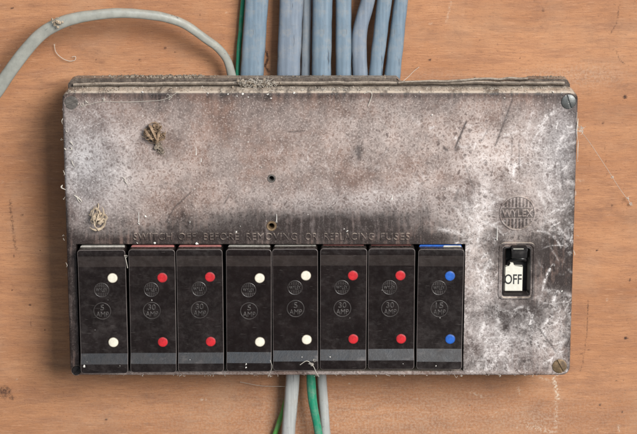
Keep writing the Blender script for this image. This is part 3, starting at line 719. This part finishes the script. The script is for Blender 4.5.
def emblem_mesh(cx, cz, r, lines, bars=False):
    bm = bmesh.new(); y = YC; n = 36
    c = lambda q: [(cx+q*math.cos(2*math.pi*k/n), cz+q*math.sin(2*math.pi*k/n)) for k in range(n)]
    ring_sweep(bm, [(c(r), y+.0002), (c(r*.985), y-.00025), (c(r*.95), y-.00032), (c(r*.91), y-.00025), (c(r*.89), y+.0002)])
    if bars:
        for k in range(-3, 4):
            x = k*r*.23; h = math.sqrt((r*.86)**2-x*x); hw = r*.05
            for s in (1, -1):
                lo, hi = sorted((s*r*.36, s*h)); prism(bm, [(cx+x-hw, cz+lo), (cx+x+hw, cz+lo), (cx+x+hw, cz+hi), (cx+x-hw, cz+hi)], y+.0001, y-.0002)
    ms = [finish(bm, 40)]
    for (s, wz, hz_, dz) in lines:
        me = text_mesh(s, .004, .00012, .00016, bold=-.00008); co = coords(me)
        me.transform(Matrix.Translation((cx, y-.00012, cz+dz)) @ Matrix.Diagonal((wz/np.ptp(co[:, 0]), 1, hz_/np.ptp(co[:, 2]), 1)) @ Matrix.Translation((-(co[:, 0].max()+co[:, 0].min())/2, 0, -(co[:, 2].max()+co[:, 2].min())/2)))
        ms.append(me)
    return join(ms)
CAR = [  # left, right, top, bottom, dot x, dot y upper, dot y lower, band top, band bottom, kind, label
    (79.6, 127.2, 250.0, 373.6, 113.0, 278.0, 342.3, 353.5, 364.5, 'w', 'black fuse carrier with white dots at the far left end of the row'),
    (129.6, 175.8, 249.6, 372.6, 162.2, 277.6, 342.0, 353.0, 364.0, 'r', 'black fuse carrier with red dots, right beside the leftmost white dotted one'),
    (177.4, 223.4, 249.4, 372.0, 210.2, 276.9, 341.6, 352.6, 363.6, 'r', 'black fuse carrier with red dots, just left of the two neighbouring white dotted ones'),
    (226.0, 271.2, 249.4, 371.6, 259.2, 278.0, 341.8, 352.2, 363.2, 'w', 'black fuse carrier with white dots, left one of the neighbouring white pair'),
    (272.8, 318.2, 249.0, 370.8, 306.2, 275.6, 339.6, 350.5, 361.5, 'w', 'black fuse carrier with white dots, right one of the neighbouring white pair'),
    (319.8, 366.4, 248.6, 369.8, 352.6, 275.4, 338.9, 349.6, 360.6, 'r', 'black fuse carrier with red dots, just right of the neighbouring white pair'),
    (368.2, 414.6, 248.6, 369.4, 400.6, 275.4, 338.8, 349.0, 360.4, 'r', 'black fuse carrier with red dots, next to the blue dotted one'),
    (416.8, 462.4, 249.4, 369.6, 449.4, 275.8, 339.0, 348.8, 361.8, 'b', 'black fuse carrier with blue dots at the right end of the row'),
]
for i, (l, r, t, b, dx, d1, d2, g1, g2, kind, lab) in enumerate(CAR):
    yl = YC - LIP; yu = YC - LIP*.55
    pl, pr = P(l, 310, YC), P(r, 310, YC); cx = .5*(pl.x+pr.x)
    zt, zb = P(cx, t, yu).z, P(cx, b, yl).z
    root = empty('fuse_carrier', Vector((cx, 0, zb)), lab, 'fuse carrier', 'fuse carriers in a row')
    root.rotation_euler = (0, math.radians([-.25, .1, -.1, .3, -.15, .2, -.1, .35][i]), 0)
    o = Vector((cx, 0, zb))
    z_ = lambda py, y=YC: P(320, py, y).z - zb
    link('carrier_body', carrier_mesh(pr.x-pl.x, zt-zb, 0.0, z_(255.5+(t-249), yu), z_(266+(t-249)), z_(g1), z_(g2, yl)), [M['carrier'], M['worn'], M['brownrefl'], M['scuffed']], root)
    for dy in (d1, d2):
        bm = bmesh.new(); q = P(dx + (0.6 if dy == d2 else 0), dy, YC); disc(bm, q.x-cx, q.z-zb, 5.1*PXM, YC+.0004, YC-.00025, .0002)
        link('colour_dot', finish(bm, 50), [M[{'w': 'dotw', 'r': 'dotr', 'b': 'dotb'}[kind]], M[{'w': 'rimw', 'r': 'rimr', 'b': 'rimb'}[kind]]], root)
    e1 = P(dx-11, d1+12, YC); e2 = P(dx-10.5, d1+33, YC)
    link('emblem', emblem_mesh(e1.x-cx, e1.z-zb, 7.6*PXM, [('WYLEX', 11.5*PXM, 4.0*PXM, 0)], True), M['emboss'], root)
    link('rating_mark', emblem_mesh(e2.x-cx, e2.z-zb, 9.0*PXM, [({'w': '5', 'r': '30', 'b': '15'}[kind], (4 if kind == 'w' else 8)*PXM, 6.0*PXM, 3.6*PXM), ('AMP', 13*PXM, 5.4*PXM, -3.4*PXM)]), M['emboss'], root)
    # coloured shield showing over the carrier's top edge
    ys = FRONT + 0.0006
    bm = bmesh.new(); w = (pr.x-pl.x)*.5
    zs1 = P(cx, 245.5 if kind != 'b' else 244.9, ys).z - zb; zs0 = zt - zb - .004
    prism(bm, rrect(-w*.93, w*.93, zs0, zs1, .0010, 3), ys+.0022, ys-.0004)
    link('shield', finish(bm, 40), M[{'w': 'oldwhite', 'r': 'pink', 'b': 'dotb'}[kind]], root)
    if kind == 'b':
        bm = bmesh.new(); prism(bm, rrect(w*.12, w*.90, zs0+.0005, zs1-.0002, .0006, 3), ys-.0005, ys-.0009); link('shield_label', finish(bm), M['white'], root)

# ------------------------------------------------------------------ cables
def cable(name, pts, wid, thick, mat, label, cat='cable', power=2.6, group=None, per=10):
    """pts: (px, py, depth); wid / thick in pixels, number or list per point"""
    path = catmull([P(x, y, d) for x, y, d in pts], per)
    def spread(w):
        if not isinstance(w, (list, tuple)): return w*PXM*.5
        k = np.linspace(0, len(w)-1, len(path)); return list(np.interp(k, range(len(w)), w)*PXM*.5)
    base = path[-1].copy()
    bm = bmesh.new(); sweep(bm, [p-base for p in path], spread(wid), spread(thick), 20, power, wob=.00022)
    return tag(link(name, finish(bm, 60), mat, loc=base), label, cat, group)
B = M['blues']; GR = 'grey cables entering the top of the box'
yc = -0.012
def top_cable(xt0, xt1, xb0, xb1, d, mi, label, thick=11, mid=None, power=2.8):
    ct, cb = (xt0+xt1)/2, (xb0+xb1)/2; dx = (cb-ct)/76
    pts = [(ct-dx*55, -55, d), (ct-dx*20, -20, d), (ct, 0, d)] + ([(mid[0], mid[1], d)] if mid else [((ct+cb)/2, 38, d)]) + [(cb, 76, d), (cb+dx*8, 84, d)]
    return cable('grey_cable', pts, [xt1-xt0]*3+[(xt1-xt0+xb1-xb0)/2]+[xb1-xb0]*2, thick, B[mi], label, group=GR, power=power)
top_cable(245, 268.5, 240, 263.5, -.010, 0, 'wide blue grey cable leftmost of the bunch, set apart by a gap', 12)
top_cable(279.5, 303.5, 276.5, 300, -.012, 1, 'widest blue grey cable with dark scuffs, right of the bare plywood gap', 13)
top_cable(302.5, 312, 300.5, 310.5, -.0065, 2, 'narrow grey cable squeezed behind the widest scuffed cable', 9)
top_cable(312.5, 332.5, 311.5, 331, -.0125, 0, 'blue grey ridged cable in the middle of the bunch, before the dark gap', 12, power=2.2)
top_cable(335.5, 351.5, 335.5, 351.5, -.011, 0, 'straight upright blue grey cable right of the dark gap', 12)
top_cable(360.5, 375, 352.5, 368, -.011, 1, 'bent blue grey cable third from the right of the bunch', 11, mid=(355+4.5, 35))
top_cable(377, 392, 368.5, 382, -.0125, 0, 'slanting blue grey cable with black scratches, second from the right', 11)
top_cable(394, 408, 384, 400.5, -.011, 0, 'slanting clean blue grey cable at the right end of the bunch', 12)
cable('grey_cable', [(-40, 150, -.020), (-18, 113, -.021), (0, 86, -.023), (22, 55, -.025), (42, 33.5, -.026), (64, 21.5, -.027), (90, 15.5, -.027), (124, 13, -.026), (160, 16.5, -.024), (185, 24.5, -.022), (203, 37, -.019),
                    (218, 48, -.016), (227, 60, -.013), (231.5, 75, -.0115), (232, 84, -.011)], [13.5, 13.5, 13.5, 13.5, 13, 12.5, 11, 10, 9.5, 9, 8.5, 8.5, 8.5, 9, 9], [8]*15, M['arc'], 'thin weathered grey cable arching over the top left corner of the box', power=2.3)
cable('green_wire', [(245, -30, -.004), (243, 0, -.004), (240, 35, -.004), (238, 60, -.005), (237.5, 82, -.006)], 4.5, 4.5, M['green'], 'thin green wire behind the leftmost grey cable of the bunch', 'wire', 2.0)
cable('grey_cable', [(293.5, 340, -.012), (293, 365, -.012), (292.5, 380, -.012), (290.5, 407, -.012), (288, 436, -.012), (284, 480, -.012)], 14.5, 12, M['low'], 'thicker pale grey cable hanging below the box on the left', power=2.3)
cable('grey_cable', [(321, 340, -.008), (321.5, 365, -.008), (322, 380, -.008), (324, 407, -.008), (326, 436, -.008), (330, 480, -.008)], 10, 9, M['low'], 'thinner pale grey cable hanging below the box beside the green wire', power=2.2)
cable('green_wire', [(310, 340, -.013), (310, 362, -.013), (311, 380, -.0135), (312.5, 400, -.014), (316, 420, -.0145), (320, 440, -.015), (328, 475, -.014)], [9.5]*4+[8.5]*3, 8.5, M['green'], 'green wire hanging below the box between two grey cables', 'wire', 2.0)
cable('green_wire', [(287, 398, -.0045), (283.5, 410, -.0045), (279.5, 421, -.0045), (275, 434, -.0045), (266, 460, -.0045)], 5.5, 5.5, M['lime'], 'bright green wire slanting out behind the lower left grey cable', 'wire', 2.0)

# ------------------------------------------------------------------ dry nests, cobwebs, dust
def curl_clump(bm, px, py, rpx, n, y0, r=0.00032, squash=.8, open_=1.2):
    c = P(px, py, y0); R = rpx*PXM
    for k in range(n):
        ax = Vector((random.gauss(0, 1), random.gauss(0, .6), random.gauss(0, 1))).normalized(); b = ax.orthogonal().normalized(); d = ax.cross(b)
        rr_ = R*random.uniform(.35, .95); off = Vector((random.gauss(0, .22), random.gauss(0, .1)-.25, random.gauss(0, .25)))*R
        a0 = random.uniform(0, 6.28); sp = random.uniform(1.2, 4.2)
        pts = [c + off + (b*math.cos(a0+sp*q/10) + d*math.sin(a0+sp*q/10))*rr_*(1-.04*q*random.random()) for q in range(11)]
        for p in pts: p.y = min(p.y*squash + c.y*(1-squash), y0 - .0001)
        wd = r*random.uniform(.5, 1.9); sweep(bm, pts, [wd*(1-.75*(abs(q-5)/5)**2) for q in range(11)], r*.35, 6, nrm=Vector((random.gauss(0, .6), -.9, random.gauss(0, .6))))
bm = bmesh.new(); random.seed(3)
curl_clump(bm, 154.5, 133.5, 11.0, 46, FRONT-.0015, .00048)
for k in range(8):
    a = k/8*6.28; p = P(154+5.5*math.cos(a), 132+6*math.sin(a), FRONT-.003); lump(bm, p, .0012, 1, .8)
for k in range(70):
    a = random.uniform(0, 6.28); p = P(154.5+8*math.cos(a)*random.random(), 134+9*math.sin(a)*random.random(), FRONT-.002-.003*random.random()); q = p + Vector((random.gauss(0, .002), -abs(random.gauss(0, .001)), random.gauss(0, .002)))
    sweep(bm, [p, (p+q)/2+Vector((random.gauss(0, .0006), -.0004, .0004)), q], .00012, None, 5)
nest = tag(link('insect_nest', shift(finish(bm, 80), -P(154.5, 133.5)), M['straw'], loc=P(154.5, 133.5)), 'curled brown straw nest stuck on the upper left of the cover', 'nest')
bm = bmesh.new()
for k in range(26):
    t = k/25; lump(bm, P(157+4.5*t+random.gauss(0, 1.4), 141+12*t+random.gauss(0, .8), FRONT-.0010), random.uniform(.0005, .0013)*(1.25-.6*t), 1, .9)
for k in range(40):
    t = random.random(); p = P(157+4.5*t, 139+14*t, FRONT-.0012); q = p + Vector((random.gauss(0, .0016), -abs(random.gauss(0, .0009)), random.gauss(0, .0015)))
    sweep(bm, [p, (p+q)/2+Vector((0, -.0004, .0002)), q], .00011, None, 5)
link('fluff_tail', shift(finish(bm, 80), -P(154.5, 133.5)), M['fluff'], nest)
bm = bmesh.new(); random.seed(9)
curl_clump(bm, 97, 217, 9.8, 24, FRONT-.0015, .00055)
p0 = P(98, 209); sweep(bm, catmull([p0+Vector((0, -.0012, 0)), p0+Vector((.0004, -.0010, .0016)), p0+Vector((.0002, -.0004, .0034))], 5), .0004, None, 6)
tag(link('insect_nest', shift(finish(bm, 80), -P(97, 217)), M['cream'], loc=P(97, 217)), 'pale cream dried husk stuck near the left edge of the cover', 'nest')
bm = bmesh.new(); random.seed(5); 
for k in range(12): lump(bm, P(56+random.gauss(0, 3.2), 22.5+random.gauss(0, 2.6)-0, -.0315), random.uniform(.0004, .0011), 1, .9)
curl_clump(bm, 56, 21, 4.0, 8, -.0310, .00026)
tag(link('dried_husk', shift(finish(bm, 80), -P(56, 22, -.031)), M['cream'], loc=P(56, 22, -.031)), 'small dried yellow husk caught on the arching grey cable', 'husk')

def thread(name, pts, r, label, mat='web', blobs=(), cat='cobweb'):
    bm = bmesh.new(); path = catmull([P(*p) for p in pts], 7)
    sweep(bm, path, r, None, 6, wob=r*.6)
    for (x, y, d, br) in blobs:
        curl_clump(bm, x, y, br*1.25, 9, d, .00010)
    c = P(*pts[0]); return tag(link(name, shift(finish(bm, 80), -c), M[mat], loc=c), label, cat)
F = FRONT
thread('cobweb_thread', [(80, 107, F-.0008), (90, 104, F-.0006), (104, 101.5, F-.0008), (125, 102, F-.0007), (150, 101, F-.0007), (165, 99, F-.0008), (178, 92, F-.001)], .00013, 'pale cobweb thread trailing from the top left screw along the cover', blobs=[(83, 104, F-.0012, 3.4), (86, 101, F-.001, 2.6), (104, 99, F-.001, 2.0), (170, 96, F-.001, 2.2)])
thread('cobweb_thread', [(577, 112, F-.0005), (578, 126, F-.0002), (590, 143, -.030), (606, 167, -.017), (620, 189, -.006), (632, 205, -.0012)], .00011, 'long cobweb thread running from the cover right edge down to the plywood', blobs=[(580, 130, F+.001, 3.6), (582, 128, F+.003, 2.4), (628, 198, -.003, 1.6), (631, 204, -.002, 1.8), (612, 177, -.011, 1.3)])
thread('cobweb_thread', [(364, 93.5, F-.0005), (370, 91.5, F-.0012), (372, 95, F-.0011), (370, 101, F-.0008), (368, 106, F-.0006)], .00020, 'hooked white fibre hanging over the top edge of the cover')
thread('cobweb_thread', [(54, 44, -.002), (56, 52, -.002), (62, 58, -.0025), (69, 61, -.0025), (75, 60, -.002), (75.5, 56.5, -.002), (72, 57, -.002)], .00017, 'curled white fibre on the plywood under the arching cable')
thread('cobweb_thread', [(240, 382, -.004), (262, 386, -.006), (283, 386.5, -.012), (286, 387, -.018)], .00012, 'fine cobweb thread stretched to the lower left grey cable')
thread('cobweb_thread', [(402, 82, -.028), (408, 77, -.022), (414, 71, -.010), (419, 67, -.0008)], .00016, 'short cobweb thread right of the cable bunch, from box top to plywood')
thread('cobweb_thread', [(300, 365, YC-.003), (307, 361, YC-.0032), (313, 366, YC-.003), (316, 372, YC-.0025), (319, 377, YC-.0005)], .00018, 'white cobweb over the bottom of the middle fuse carriers', blobs=[(312, 364, YC-.003, 2.2), (314, 360, YC-.002, 1.8)])
thread('cobweb_thread', [(270, 360, YC-.002), (272, 366, YC-.003), (271, 371, YC-.0025), (268, 377, YC-.001)], .00012, 'thin cobweb strand hanging from the fourth fuse carrier')
thread('cobweb_thread', [(124, 254, YC-.001), (126, 260, YC-.002), (127.5, 268, YC-.002)], .00020, 'white fibre on the right edge of the leftmost fuse carrier', blobs=[(126, 256, YC-.001, 1.6)])

# white plaster specks and drips on the cover
bm = bmesh.new(); random.seed(21)
SP = [(208, 93, 1.2), (228, 94, 1.2), (237, 96, 1.1), (243, 94, 1.4), (268, 94, 1.5), (271, 98, 1.2), (294, 93, 1.8), (142.6, 92, 1.3), (143.5, 116, 1.4), (138.6, 223.7, 2.2), (145.6, 216, 1.4), (194, 189, 1.6), (190, 222, 1.6), (261, 167, 1.6),
      (240, 226, 1.4), (298, 177, 1.1), (276.5, 222, 1.8), (377.7, 201, 1.4), (392, 199, 1.2), (347, 231, 2.0), (344, 229, 1.2), (432, 115, 1.5), (504, 98, 1.4), (505, 134, 1.6), (515, 163, 1.2), (236, 232, 1.7), (137, 243, 1.8), (155, 243, 1.4), (197, 243.5, 1.9), (497, 239, 1.7),
      (185, 133, 1.3), (190, 126, .9), (248, 142, 1.1), (312, 194, .9), (248, 97, .9), (420, 92, 1.1), (562, 93, 1.3), (553, 92, 1.1), (566, 96, 1.2), (562, 291, 1.2)]
for k in range(80): SP.append((random.uniform(66, 574), random.choice([random.uniform(94, 240), random.uniform(94, 110)]), random.uniform(.3, .65)))
for x, y, r in SP:
    if 500 < x < 536 and 240 < y < 302: continue
    lump(bm, P(x, y, F-.0001), r*PXM*.85, 1, .8, .4)
for (x, y, r) in [(84, 366, 1.2), (87, 362, .7), (246, 364, .9), (246, 367.5, 1.0), (309, 364, 1.1), (302, 357, .7), (436, 366, .8), (152, 300, .6), (108, 300, .7), (95, 330, .5), (350, 318, .7), (382, 290, .5), (215, 262, .5), (330, 357, .7), (403, 364, .7), (440, 318, .5), (190, 360, .6), (120, 366, .6)]: lump(bm, P(x, y, YC-(LIP if y > 356 else 0)), r*PXM, 1, .8, .4)
for (x, y0, y1) in [(138.6, 212, 222), (196, 147, 155), (276.5, 214, 221), (497, 226, 238), (392, 195, 199), (201, 158, 162)]:
    sweep(bm, [P(x, y0, F-.0001), P(x+.2, (y0+y1)/2, F-.0002), P(x, y1, F-.0002)], [.00012, .0002, .0003], None, 6)
tag(link('plaster_specks', finish(bm, 80), M['spk']), 'white plaster specks and drips scattered over the cover', 'specks', kind='stuff')
# flakes of old web on the left edge and the right edge
bm = bmesh.new()
for (x0, y0, x1, y1, r) in [(69, 142, 73, 146, 1.1), (64, 148, 66, 150, 1.2), (70, 147, 68, 150, .9), (71, 160, 75, 168, .7), (62.5, 185, 65.5, 190, 1.2), (73.5, 195, 82, 202.5, 1.3), (76, 196, 80, 203, .8), (66, 130, 68, 132, .7), (122, 177, 126, 182, .8), (124, 180, 129, 186, .7),
                            (578, 118, 577.5, 140, .9), (578, 140, 577, 160, .6), (575.5, 190, 575, 196, .5), (573, 250, 573.5, 256, .5), (63, 118, 62.5, 124, .5), (63.5, 170, 63.5, 175, .5), (66, 262, 66.5, 267, .4)]:
    p, q = P(x0, y0, F-.0005), P(x1, y1, F-.0005); m = (p+q)/2 + Vector((random.gauss(0, .0006), -.0005, random.gauss(0, .0006)))
    sweep(bm, catmull([p, m, q], 5), [r*PXM*.5*k for k in (.4, .8, 1, 1.2, .9, 1.1, 1.0, .9, .7, .5, .3)], r*PXM*.3, 6, wob=.0004)
tag(link('web_flakes', finish(bm, 80), M['web']), 'flaky remnants of old web along the cover edges', 'web', kind='stuff')

# fluff and grit lying on the ledges of the box
bm = bmesh.new(); random.seed(33)
zt_body = P(320, 78.5, -0.0302).z
def on_body(px, yd): return Vector((P(px, 78, yd).x, yd, zt_body + .0002 - (.0032 if 404 < px < 470 else (.0022 if 470 <= px < 527 else 0))))
for k in range(520):
    px = random.choice([random.uniform(72, 400), random.uniform(108, 205), random.uniform(150, 200), random.uniform(405, 565)])
    big = 1.0 if 108 < px < 205 else .55
    lump(bm, on_body(px, random.uniform(-.029, -.0195)), random.uniform(.0002, .0009)*big, 1, .9)
for k in range(22): lump(bm, on_body(random.choice([random.gauss(163, 6), random.gauss(180, 6), random.gauss(127, 5)]), random.uniform(-.028, -.024)), random.uniform(.0008, .0014), 1, .9)
for k in range(110):                                   # the grey fluff ball over the cable entry
    lump(bm, P(random.gauss(258, 9.5), 84 + random.gauss(0, 2.0), random.uniform(-.037, -.031)) , random.uniform(.0003, .0012), 1, .9)
for k in range(420):                                   # grit on the cover's own top ledge
    x = P(random.uniform(70, 570), 88, -.038).x; lump(bm, Vector((x, random.uniform(-.0455, -.0335), Z1+.0001)), random.uniform(.00012, .00042), 1, .8)
lump(bm, on_body(474, -.027)+Vector((0, 0, .0008)), .0022, 2, .7, .6); lump(bm, on_body(508, -.027), .0014, 1, .8)
tag(link('dust_grit', finish(bm, 80), M['fluff']), 'grey brown dust and grit lying along the top ledges', 'dust', kind='stuff')
bm = bmesh.new()
for k in range(520):
    m = random.random()
    if m < .35: p = P(random.gauss(258, 11), 83.5+random.gauss(0, 2.5), random.uniform(-.038, -.031)); L = .0025
    elif m < .75: p = Vector((P(random.uniform(66, 572), 88, -.04).x, random.uniform(-.047, -.034), Z1 + .0001)); L = .0020
    elif m < .97: p = Vector((P(random.uniform(84, 560), 377, F).x, random.uniform(F-.0002, F+.006), Z0+.0003)); L = .0022
    else: p = P(random.choice([62.5, 64, 577.5]), random.uniform(100, 240), F+.001); L = .0016
    d = Vector((random.gauss(0, 1), random.gauss(0, .5), random.gauss(0, .6))).normalized()*L*random.uniform(.4, 1.3); s = Vector((random.gauss(0, 1), random.gauss(0, .6), random.gauss(0, 1)))*L*.25
    sweep(bm, catmull([p-d*.5, p+s, p+d*.5], 4), random.uniform(.00005, .00013), None, 5)
tag(link('dust_fibres', finish(bm, 80), M['web']), 'fine pale lint fibres clinging to the box edges', 'lint', kind='stuff')
